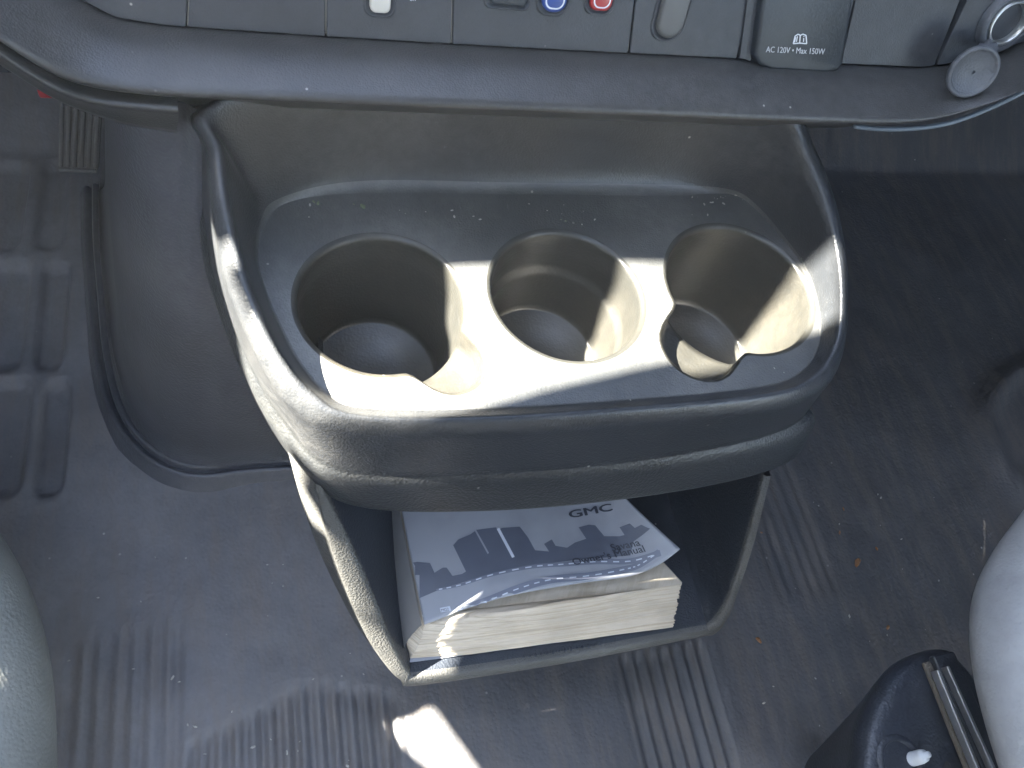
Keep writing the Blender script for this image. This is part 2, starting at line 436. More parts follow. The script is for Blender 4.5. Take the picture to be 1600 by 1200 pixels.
L3 = PL([(308, 165, .41), (310, 230, .40), (315, 310, .385), (325, 385, .37), (342, 455, .36), (385, 560, .35), (440, 655, .34), (530, 738, .332), (760, 741, .33), (1000, 720, .33), (1190, 684, .33), (1258, 648, .333)]) + rs(range(12, 18), -.004, -.048)
L4 = PL([(304, 165, .40), (306, 230, .39), (310, 310, .375), (318, 385, .36), (334, 455, .35), (374, 560, .34), (430, 667, .33), (525, 752, .323), (760, 755, .321), (1000, 735, .321), (1195, 700, .321), (1273, 658, .324)]) + rs(range(12, 18), -.001, -.058)
L5 = PL([(304, 165, .37), (306, 230, .36), (310, 310, .345), (318, 390, .33), (336, 470, .315), (385, 600, .305), (452, 712, .297), (545, 790, .290), (760, 800, .287), (1000, 778, .288), (1185, 742, .29), (1255, 700, .296)]) + rs(range(12, 18), -.007, -.088)
cen = V(.155, .28, 0)
def inset(L, k, z): return [V(cen.x + (p.x - cen.x) * k, cen.y + (p.y - cen.y) * k, z) for p in L]
def lerpL(A, B, t, dz=0): return [a.lerp(b, t) + V(0, 0, dz) for a, b in zip(A, B)]
BX = (.26, .15, .05)
def full(L, by, bz): return cat(L + back(BX, by, bz), 5, True)
def offp(P, d):
    out = []
    for i, p in enumerate(P):
        t = P[min(i + 1, len(P) - 1)] - P[max(i - 1, 0)]; t.z = 0; t.normalize(); out.append(p + V(t.y, -t.x, 0) * d)
    return out
L4o = offp(L4, .0015)
def lf(t, k): return [V(a.x + (b.x - a.x) * t, a.y + (b.y - a.y) * t, a.z + (b.z - a.z) * k) for a, b in zip(L0, L1)]
loops = [
    full(L0, .333, ZT), full(lf(.05, .01), .3355, .3806), full(lf(.13, .05), .339, .3835), full(lf(.26, .16), .3425, .391), full(lf(.48, .40), .346, .408), full(lf(.72, .70), .349, .430),
    full(lf(.92, .94), .352, .452), full(lerpL(L1, L2, .2, .0018), .356, .460), full(lerpL(L1, L2, .6, .0016), .360, .460),
    full(L2, .364, .455), full(lerpL(L2, L3, .15), .366, .45), full(lerpL(L2, L3, .5), .366, .43), full(lerpL(L2, L3, .93), .366, .41), full(L3, .365, .405), full(offp(lerpL(L3, L4, .1), .0005), .366, .404), full(lerpL(L3, L4o, .55, .0012), .368, .402), full(L4o, .37, .395),
    full(lerpL(L4o, L5, .35, .001), .37, .38), full(lerpL(L4, L5, .9), .37, .36), full(L5, .37, .35), full(inset(L5, .985, .2865), .36, .30), full(inset(L5, .93, .286), .35, .286)]
# shell starts just outside the flat deck
bm = bmesh.new(); loft(bm, loops, True)
shell = obj('tray_shell', bm, MT['tray'], con, sub=1)
shell.data.materials.append(MT['skin']); shell.data.materials.append(MT['deck'])
nl = len(loops[0])
for p in shell.data.polygons:
    if p.index // nl >= 12: p.material_index = 1
    if p.index // nl < 2: p.material_index = 2
# cups
CUPS = []
def cup_c(l, r, t, b):
    a, bb, c, d = Pz(*l, ZT), Pz(*r, ZT), Pz(*t, ZT), Pz(*b, ZT)
    return V((a.x + bb.x) / 2, (c.y + d.y) / 2, ZT), (bb.x - a.x + c.y - d.y) / 4
SEG = 112
cups = [cup_c((462, 475), (726, 470), (600, 372), (600, 580)), cup_c((765, 455), (1005, 465), (870, 367), (890, 558)), cup_c((1040, 440), (1267, 450), (1130, 359), (1170, 545))]
# handle notches: centre and radius of a circle cut into the deck beside the cup
NOTCH = {0: (Pz(700, 562, ZT), .020), 2: (Pz(1096, 535, ZT), .0255)}
def rad(i, a):
    c, r = cups[i]; out = r
    if i in NOTCH:
        n, nr = NOTCH[i]; d = V(n.x - c.x, n.y - c.y, 0); dl = d.length; th = a - math.atan2(d.y, d.x)
        s = dl * math.sin(th)
        if abs(s) < nr and math.cos(th) > 0:
            out = max(out, dl * math.cos(th) + math.sqrt(nr * nr - s * s))
        # tangent flare
    return out
def smooth_rads(i):
    a = [rad(i, 2 * math.pi * k / SEG) for k in range(SEG)]
    for _ in range(2): a = [max(cups[i][1], (a[k - 1] + 2 * a[k] + a[(k + 1) % SEG]) / 4) for k in range(SEG)]
    return a
deck_holes = []
DEPTH = [.083, .076, .082]; ND = {0: .018, 1: .018, 2: .016}
for i, (c, r) in enumerate(cups):
    ru = smooth_rads(i)
    def loop(f, z): return [V(c.x + f(k) * math.cos(2 * math.pi * k / SEG), c.y + f(k) * math.sin(2 * math.pi * k / SEG), z) for k in range(SEG)]
    lo = []
    fr = .0035
    for t in range(5):
        a = t / 4 * math.pi / 2
        lo.append(loop(lambda k: ru[k] + fr * (1 - math.sin(a)), ZT - fr * (1 - math.cos(a))))
    deck_holes.append(lo[0])
    nd = ND[i]
    ext = [max(0, ru[k] - r) for k in range(SEG)]
    lo.append(loop(lambda k: r + ext[k] * .97, ZT - nd * .6)); lo.append(loop(lambda k: r + ext[k] * .85, ZT - nd * .9))
    lo.append(loop(lambda k: r + ext[k] * .5, ZT - nd * 1.0)); lo.append(loop(lambda k: r + ext[k] * .15 + .0008 * (ext[k] > 0), ZT - nd * 1.03))
    lo.append(loop(lambda k: r, ZT - nd * 1.15))
    D = DEPTH[i]
    step = i == 1
    lo.append(loop(lambda k: r * .985, ZT - nd * 1.6))
    if step: lo += [loop(lambda k: r * .975, ZT - .034), loop(lambda k: r * .93, ZT - .036), loop(lambda k: r * .91, ZT - .040)]
    lo.append(loop(lambda k: r * (.9 if step else .905), ZT - D + .006)); lo.append(loop(lambda k: r * (.87 if step else .88), ZT - D + .001)); lo.append(loop(lambda k: r * .84, ZT - D))
    lo.append(loop(lambda k: r * .6, ZT - D)); lo.append(loop(lambda k: r * .57, ZT - D - .0012)); lo.append(loop(lambda k: r * .1, ZT - D - .0012))
    bm = bmesh.new(); loft(bm, lo, True, False, True)
    obj('cup_holder', bm, MT['cup'], con, normals=True)
    bm = None
# deck
outer = loops[0]
P, E = [], []
for poly in [outer] + deck_holes:
    b = len(P); n = len(poly); P += [Vector((p.x, p.y)) for p in poly]; E += [(b + k, b + (k + 1) % n) for k in range(n)]
vo, eo, fo, _, _, _ = delaunay_2d_cdt(P, E, [], 1, 1e-7)
def inpoly(p, Q):
    c = False; j = len(Q) - 1
    for k in range(len(Q)):
        a, b = Q[k], Q[j]
        if (a.y > p.y) != (b.y > p.y) and p.x < (b.x - a.x) * (p.y - a.y) / (b.y - a.y) + a.x: c = not c
        j = k
    return c
bm = bmesh.new(); vs = [bm.verts.new((v.x, v.y, ZT)) for v in vo]
for f in fo:
    c = sum((vo[k] for k in f), Vector((0, 0))) / len(f)
    if inpoly(c, outer) and not any(inpoly(c, h) for h in deck_holes): bm.faces.new([vs[k] for k in f])
obj('tray_deck', bm, MT['deck'], con, smooth=False)

# bin
def PB(q): return Pn(q[0], q[1], .5, .083, .12)
RO = [PB(q) for q in [(490, 752), (512, 845), (540, 925), (574, 1000), (608, 1048), (628, 1064), (655, 1071), (880, 1037), (1085, 997), (1118, 990), (1140, 962), (1152, 930), (1178, 850), (1205, 742)]]
RI = [PB(q) for q in [(503, 757), (548, 848), (582, 925), (606, 985), (628, 1030), (641, 1050), (662, 1056), (880, 1024), (1083, 986), (1108, 979), (1129, 953), (1141, 925), (1165, 850), (1193, 742)]]
def RX(L, dy, tx, tz=0):
    m = .19
    return [V(m + (p.x - m) * tx, p.y + dy, p.z + tz * (p.z < .2)) for p in L]
NI = V(0, -.894, .447)
def add(L, v): return [p + v for p in L]
lo = [cat(L, 6) for L in [
    [V(.18 + (p.x - .18) * .93, .36, min(p.z + .01, .285)) for p in RO], [V(.18 + (p.x - .18) * (1.05 if p.x < .18 else .99), p.y + .10, min(p.z + .004, .286)) for p in RO],
    [V(.18 + (p.x - .18) * (1.12 if p.x < .18 else .995), p.y + .035, p.z + .001 + (.014 if p.z > .24 else 0)) for p in RO], [V(.18 + (p.x - .18) * (1.06 if p.x < .18 else 1.0), p.y + .012, p.z + .001 + (.008 if p.z > .27 and p.x < .1 else 0)) for p in RO], add(RO, V(0, .004, 0)), add(RO, NI * .0), add(lerpL(RO, RI, .12), NI * .0012), add(lerpL(RO, RI, .5), NI * .0016), add(lerpL(RO, RI, .88), NI * .0012), RI,
    add(RI, V(0, .004, 0))]]
bm = bmesh.new(); loft(bm, lo, False)
binr = obj('storage_bin', bm, MT['rim'], con, sub=1)
lo = [cat(L, 6) for L in [add(RI, V(0, .0035, 0)), add(RI, V(0, .01, 0)), RX(RI, .08, .985, .004), RX(RI, .14, .95, .01), RX(RI, .155, .92, .02), [V(.19 + (p.x - .19) * .5, .25, .22 + (p.z - .22) * .5) for p in RI], [V(.19, .25, .22)] * len(RI)]]
bm = bmesh.new(); loft(bm, lo, False)
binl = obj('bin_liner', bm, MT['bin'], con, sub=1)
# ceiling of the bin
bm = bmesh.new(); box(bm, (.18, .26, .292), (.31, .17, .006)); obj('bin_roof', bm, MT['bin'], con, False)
# raised lettering strip on the bin floor lip
bm = bmesh.new()
for k in range(14):
    p = Pz(818 + k * 9.2, 1027 - k * 1.6, .1235); box(bm, p + V(0, 0, .0), (.0022, .0016 + .0008 * (k % 3), .0012), bev=.0003, seg=1)
obj('moulded_mark', bm, MT['bin'], con)

# ------------------------------------------------------------------ book in the bin
book = thing('book', 'thick paperback vehicle handbook with grey skyline cover and cream pages, lying in the bin', 'book', (.18, .16, .125))
FT = [(663, 976, .158), (690, 966, .161), (725, 952, .165), (800, 930, .169), (900, 912, .172), (985, 900, .176), (1030, 882, .184), (1063, 858, .192)]
front = [Pz(*q) for q in FT]
def cover_rows():
    rows = []
    for v in [0, .12, .25, .4, .55, .75, 1.0]:
        r = []
        for k, p in enumerate(front):
            u = k / 7
            q = p + V(0, .140 * v, 0)
            q.x += (-.010 * v * (1 - u)) + (-.050 * u * u * u * math.sin(min(v * 1.3, 1) * math.pi / 2)) 
            z1 = .162 + .006 * math.sin(u * 3)
            q.z = p.z * (1 - smooth01(v * 1.2)) + (z1 + .018 * u * u) * smooth01(v * 1.2)
            q.y += (1 - v) * 0
            r.append(q)
        rows.append(cat(r, 5))
    cols = [cat([row[i] for row in rows], 4) for i in range(len(rows[0]))]
    return cols
cols = cover_rows()
bm = bmesh.new(); loft(bm, cols, False)
geom = bmesh.ops.extrude_face_region(bm, geom=list(bm.faces))
bmesh.ops.translate(bm, vec=(0, 0, -.0006), verts=[g for g in geom['geom'] if isinstance(g, bmesh.types.BMVert)])
cov = obj('front_cover', bm, MT['cov'], book)
# pages: stacked layers with uneven edges
bl, br = Pz(641, 1034, .127), Pz(1052, 979, .127)
tl, tr = Pz(666, 978, .157), Pz(1066, 910, .166)
nl_ = 46; nu = 60
bm = bmesh.new(); lo = []
for j in range(nl_ + 1):
    t = j / nl_
    jit = random.uniform(-.0006, .0006)
    L = []
    for i in range(nu + 1):
        u = i / nu
        a = bl.lerp(br, u); b = tl.lerp(tr, u)
        top = tl.z + (tr.z - tl.z) * u + .007 * math.sin(math.pi * min(1, u * 1.15)) ** 1 - .002
        p = V(a.x * (1 - t) + b.x * t, 0, .127 + (top - .127) * t)
        p.y = a.y * (1 - t) + b.y * t + jit * (1 if j % 3 else 2.2) + .0008 * noise.noise(V(u * 7, t * 14, 0)) - .004 * math.sin(math.pi * t) * (1 - u) ** 6 + .003 * (1 - u) ** 8
        if i == nu: p.x += random.uniform(-.0014, .0014) + (.001 if j > 40 else 0)
        L.append(p)
    # right edge towards the back
    rt = L[-1]; jx = random.uniform(-.0008, .0008)
    for d in (.02, .06, .13): L.append(V(rt.x + jx - d * .55, rt.y + d, rt.z + (0 if t < .9 else -.001)))
    lf = L[0]
    L = [V(lf.x - .006 * math.sin(math.pi * t) - d * .06, lf.y + d, lf.z) for d in (.13, .06, .02, .006)] + L
    lo.append(L)
vs = loft(bm, lo, False)
for row in (vs[0], vs[-1]):
    try: bm.faces.new(row)
    except ValueError: pass
obj('page_block', bm, MT['paper'], book, smooth=False, normals=True)
# spine and back cover
bm = bmesh.new(); lo = []
for t in range(9):
    a = t / 8; z = .1262 + (.1572 - .1262) * a
    y0 = bl.y * (1 - a) + tl.y * a; x0 = bl.x * (1 - a) + tl.x * a - .0035 - .006 * math.sin(math.pi * a)
    lo.append([V(x0 - .0 - d * .06, y0 + d + .001, z + .0008) for d in (0, .03, .07, .13)])
loft(bm, lo, False); obj('spine', bm, MT['spine'], book)
bm = bmesh.new(); box(bm, ((bl.x + br.x) / 2, bl.y + .066, .1255), (br.x - bl.x + .004, .138, .001), rot=Matrix.Rotation(math.atan2(br.y - bl.y, br.x - bl.x), 3, 'Z'))
obj('back_cover', bm, MT['cov'], book, False)
sc = Surf([cov])
# skyline
bm = bmesh.new()
sky_poly = [(638, 880), (652, 878), (672, 880), (679, 895), (692, 887), (698, 887), (707, 900), (722, 897), (728, 893), (708, 852), (716, 843), (735, 835), (742, 830), (762, 866), (764, 864), (744, 828), (775, 824),
            (797, 862), (804, 872), (800, 870), (778, 829), (784, 825), (812, 823), (825, 840), (836, 860), (858, 862), (850, 850), (862, 843), (868, 853), (886, 856), (898, 848), (916, 842), (904, 824), (920, 820), (930, 821), (944, 838), (968, 838), (976, 836), (968, 824), (984, 818), (992, 825), (1002, 820), (1010, 824), (1016, 826), (1004, 836), (990, 846), (985, 868), (900, 875), (830, 884), (780, 893), (730, 908), (690, 920), (655, 935)]
decal(bm, sky_poly, sc, .0003, 7); obj('skyline_print', bm, MT['ink'], cov, normals=False)
def band(pts, wd):
    P = [Vector(p) for p in pts]; P = [Vector((q.x, q.y)) for q in cat([V(p.x, p.y, 0) for p in P], 6)]
    W = wd if isinstance(wd, (list, tuple)) else (wd, wd)
    up, dn = [], []
    for i, p in enumerate(P):
        t = (P[min(i + 1, len(P) - 1)] - P[max(i - 1, 0)]).normalized(); n = Vector((-t.y, t.x)); ww = W[0] + (W[1] - W[0]) * i / (len(P) - 1)
        up.append(p + n * ww / 2); dn.append(p - n * ww / 2)
    return P, up + dn[::-1]
r1 = [(682, 922), (720, 914), (770, 898), (830, 886), (880, 882), (930, 878), (985, 877), (1032, 864)]
r2 = [(715, 955), (760, 940), (810, 920), (860, 906), (920, 900), (975, 890), (1000, 882), (1030, 862)]
bm = bmesh.new()
for rr, ww in ((r1, (3, 10)), (r2, (14, 9))):
    P_, poly = band(rr, ww); decal(bm, [tuple(p) for p in poly], sc, .0006, 6)
obj('road_print', bm, MT['road'], cov, normals=False)
bm = bmesh.new()
for rr in (r1, r2):
    P_, _ = band(rr, 1)
    for i in range(1, len(P_) - 3, 2):
        a, b = P_[i], P_[i].lerp(P_[i + 1], 1.0); t = (b - a).normalized(); n = Vector((-t.y, t.x)) * .9
        decal(bm, [tuple(a + n), tuple(b + n), tuple(b - n), tuple(a - n)], sc, .0009, 5)
decal(bm, [(776, 827), (780, 825), (804, 870), (800, 872)], sc, .0006, 5); decal(bm, [(687, 950), (703, 947), (705, 954), (689, 957)], sc, .0004, 5)
decal(bm, [(643, 905), (646, 905), (662, 965), (660, 966)], sc, .0006, 5)
obj('white_line_print', bm, MT['line'], cov, normals=False)
ink2 = mat('lettering ink', (.04, .045, .06), .4)
for txt, c_, ux, uy, lf_, kw in (('GMC', (924, 804), (25, -4.6), (-5, -16), .0008, dict(bold=.03, sx=1.25)), ('Savana', (979, 857), (17, -3.6), (-7, -15), .0009, dict(bold=.012)),
                                 ("Owner's Manual", (953, 873), (17.2, -3.3), (-7, -15), .0009, dict(bold=.012)), ('MG2', (696, 955), (6, -1), (-2, -6), .0008, {})):
    bm = bmesh.new(); text_decal(bm, txt, sc, c_, ux, uy, lf_, **kw); obj('cover_lettering', bm, ink2, cov, normals=False)

# ------------------------------------------------------------------ dashboard
dash = thing('dashboard', 'long grey dashboard edge with switches, a flap and a power socket above the console', 'dashboard', (.25, .36, .5))
K = math.tan(R(18))
def PD(px, py): return Pn(px, py, K, .343, .485)
DN = V(0, -math.cos(R(18)), math.sin(R(18)))
TOP = [(-320, -330), (-200, -190), (-60, -100), (40, -55), (120, -8), (180, 24), (250, 36), (300, 40), (500, 54), (700, 66), (900, 77), (1160, 90), (1320, 98), (1440, 103), (1510, 92), (1600, 62), (1720, 0), (1900, -120)]
BOT = [(-330, -190), (-210, -80), (-60, 20), (20, 78), (90, 120), (150, 138), (215, 147), (290, 153), (500, 162), (700, 170), (900, 178), (1150, 188), (1290, 194), (1400, 194), (1490, 176), (1600, 135), (1720, 75), (1900, -30)]
top = [PD(*q) for q in TOP]; bot = [Py(q[0], q[1], .306) for q in BOT]
lo = []
for t, out in [(0, -.004), (.0, .001), (.06, .0065), (.16, .011), (.35, .0125), (.6, .013), (.76, .0125), (.88, .009), (.96, .004), (1.0, -.002), (1.04, 0), (1.02, 0)]:
    L = []
    for a, b in zip(top, bot):
        p = a.lerp(b, min(t, 1)); p = p + V(0, -out * .95, out * .35)
        if t > 1: p = b + V(0, .006, -.002) if t > 1.03 else b + V(0, .03, -.03)
        L.append(p)
    lo.append(cat(L, 5))
bm = bmesh.new(); loft(bm, lo, False)
obj('dash_bolster', bm, MT['dash'], dash, sub=1)
# lower knee trim on the left
A = [(-60, 20), (20, 80), (90, 122), (150, 141), (215, 150), (277, 155)]
Bq = [(-60, 70), (10, 118), (80, 162), (130, 184), (200, 206), (277, 218)]
a3 = [Py(q[0], q[1], .307) for q in A]; b3 = [Py(q[0], q[1], .317) for q in Bq]
bm = bmesh.new()
loft(bm, [cat(L, 5) for L in [[p + V(0, .02, -.006) for p in a3], [p + V(0, .004, -.002) for p in a3], [p + V(0, -.003, -.001) for p in a3], [p + V(0, -.005, -.003) for p in a3], [p + V(0, -.003, -.006) for p in a3], lerpL(a3, b3, .6), [p + V(0, .001, .002) for p in b3], [p + V(0, .006, 0) for p in b3], [p + V(0, .10, .03) for p in b3]]], False)
obj('knee_trim', bm, MT['dash'], dash, sub=1)
# lower right trim bead
bm = bmesh.new()
tube(bm, cat([Py(q[0], q[1], .325) for q in [(1335, 197), (1370, 201), (1420, 201), (1475, 194), (1530, 176), (1600, 143), (1700, 85)]], 6), .0016)
obj('trim_bead', bm, mat('bead', (.13, .16, .19), .4), dash)
# face panels
seams = [(-250, -250), (296, 292), (508, 508), (705, 704), (989, 979), (1170, 1148), (1329, 1308), (1492, 1456), (1760, 1700)]   # (x at y=0, x at the lower edge)
def top_at(px):
    for (x0, y0), (x1, y1) in zip(TOP, TOP[1:]):
        if x0 <= px <= x1: return y0 + (y1 - y0) * (px - x0) / (x1 - x0)
    return TOP[-1][1]
panels = []
for k, ((a0, a1), (b0, b1)) in enumerate(zip(seams, seams[1:])):
    g = 1.6
    nlow = 8; low = []
    for i in range(nlow + 1):
        x = a1 + g + (b1 - a1 - 2 * g) * i / nlow; low.append((x, top_at(x) - 1.2))
    up = [(b0 + g + (b0 - b1) * 1.6, -150), (a0 + g + (a0 - a1) * 1.6, -150)]
    if k == 0: low = [(x, top_at(x) - 1) for x in range(-240, 292, 12)] + [(291, top_at(291) - 1)]; up = [(300, -150), (-240, -260)]
    if k == len(seams) - 2: up = [(1850, -150), (1575, -150)]
    pts = [PD(*q) for q in low + up]
    bm = bmesh.new(); f0 = [bm.verts.new(p + DN * .0035) for p in pts]
    f = bm.faces.new(f0)
    r = bmesh.ops.extrude_face_region(bm, geom=[f]); vv = [g_ for g_ in r['geom'] if isinstance(g_, bmesh.types.BMVert)]
    bmesh.ops.translate(bm, vec=DN * -.010, verts=vv)
    o = obj('face_panel', bm, MT['panel'], dash, smooth=False)
    bv = o.modifiers.new('b', 'BEVEL'); bv.width = .0006; bv.segments = 2; bv.limit_method = 'ANGLE'; bv.angle_limit = R(60)
    panels.append(o)
bm = bmesh.new()
q = [PD(-300, 120), PD(1800, 120), PD(1900, -200), PD(-300, -260)]
bm.faces.new([bm.verts.new(p - DN * .005) for p in q]); obj('backing', bm, MT['seam'], dash, False)
# pale worn line beside the seams
for (a0, a1), (y1) in (((297, 293.5), 38), ((508.5, 508.5), 51), ((704.5, 703.5), 65), ((988, 978), 78)):
    bm = bmesh.new(); tube(bm, [PD(a0, -30) + DN * .0030, PD(a1, y1 - 2) + DN * .0030], .00030, 6); obj('seam_strip', bm, MT['edge'], dash)
# upper body of the dashboard
bm = bmesh.new()
A_ = [V(-.72, y, z) for y, z in ((.425, .70), (.455, .74), (.52, .76), (.80, .76), (1.1, .70), (1.1, .50), (.45, .475), (.36, .474))]
loft(bm, [A_, [V(1.48, p.y, p.z) for p in A_]], False, False, False)
obj('dash_top', bm, MT['dark'], dash, False)
bm = bmesh.new()
box(bm, (.3, .39, .60), (2.0, .01, .24), rot=Matrix.Rotation(-R(18), 3, 'X')); obj('upper_face', bm, MT['dark'], dash, False)
FD = Matrix((V(1, 0, 0), DN.cross(V(1, 0, 0)), DN)).transposed()     # face frame: x right, y up the face, z outwards
def on_face(px, py, h=.0035): return Matrix.Translation(PD(px, py) + DN * h) @ FD.to_4x4()
def rr_loop(hw, hh, r, z, seg=6, tap=0):
    out = []
    for cx, cy, a0 in ((hw - r, hh - r, 0), (-hw + r, hh - r, 90), (-hw + r, -hh + r, 180), (hw - r, -hh + r, 270)):
        for k in range(seg + 1):
            a = R(a0 + 90 * k / seg); out.append(V(cx + r * math.cos(a) , cy + r * math.sin(a), z))
    return out
def button(name, px, py, hw, hh, r, m, ring=True, h=.003, parent=dash):
    mt = on_face(px, py)
    if ring:
        bm = bmesh.new(); g = .0016
        loft(bm, [[mt @ p for p in L] for L in [rr_loop(hw + g + .0012, hh + g + .0012, r + g, .0001), rr_loop(hw + g + .0008, hh + g + .0008, r + g, .0011), rr_loop(hw + g, hh + g, r + g, .0012), rr_loop(hw + g * .8, hh + g * .8, r + g * .8, .0004), rr_loop(hw, hh, r, .0002)]])
        obj('button_bezel', bm, MT['panel'], parent)
    bm = bmesh.new()
    loft(bm, [[mt @ p for p in L] for L in [rr_loop(hw, hh, r, 0), rr_loop(hw, hh, r, h * .7), rr_loop(hw * .93, hh * .93, r * .9, h * .95), rr_loop(hw * .8, hh * .8, r * .8, h)]], True, False, True)
    return obj(name, bm, m, parent)
button('push_button', 592, -1, .0050, .0045, .003, MT['cream'])
b1 = button('push_button', 792, -12, .0095, .0045, .002, MT['cover'])
b2 = button('push_button', 862, -6, .0066, .0060, .0058, MT['blue'])
b3 = button('push_button', 935, -6, .0060, .0054, .0038, MT['red'])
for (px, py, hw) in ((862, -6, .0066), (935, -6, .0060)):
    bm = bmesh.new(); mt = on_face(px, py)
    loft(bm, [[mt @ p for p in L] for L in [rr_loop(hw * .78, hw * .66, hw * .6, .0031), rr_loop(hw * .66, hw * .54, hw * .5, .0032)]])
    obj('white_ring_print', bm, MT['white'], b2 if px < 900 else b3, False)
button('rocker_knob', 1047, 8, .0075, .0150, .0074, MT['knob'], h=.0045)
bm = bmesh.new(); sp = Surf(panels); text_decal(bm, 'off', sp, (645, 1), (10, 0), (0, -10), .0003); obj('switch_print', bm, MT['white'], dash, normals=False)
# outlet flap
cq = [(1192, -120), (1168, 60), (1166, 78), (1172, 90), (1188, 98), (1280, 104), (1296, 100), (1304, 90), (1336, -120)]
bm = bmesh.new(); pts = [PD(*q) for q in cq]; pc = sum(pts, V(0, 0, 0)) / len(pts)
def sc_(k, h): return [pc + (p - pc) * k + DN * h for p in pts]
cl = [cat(L, 1, True) for L in (sc_(1.0, -.002), sc_(1.0, .0075), sc_(.985, .0095), sc_(.93, .0105))]
loft(bm, cl, True, False, True)
flap = obj('outlet_flap', bm, MT['cover'], dash, smooth=True)
e = flap.modifiers.new('b', 'BEVEL'); e.width = .0012; e.segments = 3; e.limit_method = 'ANGLE'; e.angle_limit = R(25)
bm = bmesh.new(); fr_ = [V(0, 0, 0)]
q = [(1176, -120), (1150, 84), (1166, 90), (1196, -120)]
v1 = [bm.verts.new(PD(*c) + DN * .0052) for c in q]; v2 = [bm.verts.new(PD(*c) + DN * .001) for c in q]
bm.faces.new(v1); [bm.faces.new((v1[i], v1[(i + 1) % 4], v2[(i + 1) % 4], v2[i])) for i in range(4)]
obj('flap_frame', bm, MT['panel'], dash, False)
sf = Surf([flap])
bm = bmesh.new()
text_decal(bm, 'AC 120V • Max 150W', sf, (1242, 83), (11.6, .45), (-.9, -13.2), .0003, shear=.25, bold=.014, sx=.86)
# open-book symbol
def fp(x, y): return (1250 + x, 60 + y)
def strip(bm, a, b, wd):
    a, b = Vector(a), Vector(b); t = (b - a).normalized(); n = Vector((-t.y, t.x)) * wd / 2
    decal(bm, [tuple(a + n), tuple(b + n), tuple(b - n), tuple(a - n)], sf, .0003, 30)
for pl in ([(-11, 8), (-8, -4), (-3, -7), (0, -5)], [(0, -5), (4, -7), (9, -5), (10, 8)], [(-11, 8), (-1, 7), (10, 8)], [(0, -5), (-1, 7)]):
    for a, b in zip(pl, pl[1:]): strip(bm, fp(*a), fp(*b), 1.8)
for a, b in (((-7, -2), (-9, 6)), ((-4.5, -3.5), (-6, 5)), ((5.5, -1), (5, 5))): strip(bm, fp(*a), fp(*b), 1.5)
strip(bm, fp(5.8, -4), fp(5.7, -2.8), 1.7)
obj('flap_lettering', bm, MT['white'], flap, normals=False)
# power socket and its hanging cap
def PH(px, py, h): return Pn(px, py, K, .343 - h / math.cos(R(18)), .485)
sock = MT['silver']; mt = on_face(1563, 30)
T = Matrix.Rotation(R(-8), 4, 'Y')
bm = bmesh.new(); lathe(bm, [(.0185, -.001), (.0180, .003), (.0165, .0045), (.0150, .0050), (.0138, .0040), (.0130, .0035)], mt, cap=False); obj('socket_collar', bm, MT['cap'], dash)
bm = bmesh.new(); lathe(bm, [(.0133, .002), (.0130, .0048), (.0120, .0054), (.0112, .0045), (.0109, -.020), (.0107, -.030), (.002, -.030)], mt, cap=False); obj('socket_tube', bm, sock, dash)
c0 = PH(1521, 113, .031); nn = (DN + V(-.25, -.05, .05)).normalized()
FC = Matrix.Translation(c0) @ frame(nn).to_4x4()
bm = bmesh.new(); lathe(bm, [(.0138, -.003), (.0148, -.0020), (.0150, .0), (.0142, .0012), (.0130, .0012), (.0122, .0002), (.0118, -.0002), (.001, -.0002)], FC, cap=False)
bmesh.ops.remove_doubles(bm, verts=bm.verts, dist=.00001)
lathe(bm, [(.001, -.003), (.0138, -.003)], FC, cap=False)
cap_ = obj('socket_cap', bm, MT['cap'], dash)
bm = bmesh.new(); a = PD(1541, 78) + DN * .010; b = PD(1527, 84) + DN * .016
box(bm, PH(1541, 77, .016), (.009, .0055, .007), rot=FD, bev=.001); tube(bm, [PH(1529, 78, .018), PH(1553, 74, .018)], .0032, 14)
tube(bm, cat([PH(1545, 62, .006), PH(1542, 72, .012), PH(1533, 92, .027)], 4), .0022, 8)
obj('cap_hinge', bm, MT['cap'], cap_)

# ------------------------------------------------------------------ pedal
ped = thing('accelerator_pedal', 'ribbed grey accelerator pedal beneath the dash at far left', 'pedal', Py(125, 265, .62))
bm = bmesh.new()
c = [Py(93, 140, .64), Py(160, 140, .64), Py(153, 266, .62), Py(91, 264, .62)]
nrm = (c[1] - c[0]).cross(c[3] - c[0]).normalized()
if nrm.y > 0: nrm = -nrm
v1 = [bm.verts.new(p) for p in c]; v2 = [bm.verts.new(p - nrm * .012) for p in c]
bm.faces.new(v1); [bm.faces.new((v1[i], v1[(i + 1) % 4], v2[(i + 1) % 4], v2[i])) for i in range(4)]
obj('pad_plate', bm, MT['pedal'], ped, False)
bm = bmesh.new()
for k in range(6):
    u = .07 + .86 * k / 5; a = c[0].lerp(c[1], u); b = c[3].lerp(c[2], u)
    tube(bm, [a + nrm * .0015, a.lerp(b, .95) + nrm * .0015], .0019, 8)
a = c[3].lerp(c[2], .03) ; b = c[3].lerp(c[2], .97); tube(bm, [a + nrm * .0015, b + nrm * .0015], .002, 8)
obj('pad_rib', bm, MT['pedal'], ped)
bm = bmesh.new(); tube(bm, [c[0].lerp(c[1], .5), c[0].lerp(c[1], .5) + V(0, .06, .16)], .008); obj('pedal_arm', bm, MT['black'], ped)

clip = bmesh.new(); box(clip, Py(72, 141, .40), (.008, .008, .006), bev=.0015)
o = obj('indicator_clip', clip, MT['redlens'], None, loc=Py(72, 141, .40)); o['label'] = 'tiny red clip peeking out under the left end of the dash'; o['category'] = 'clip'

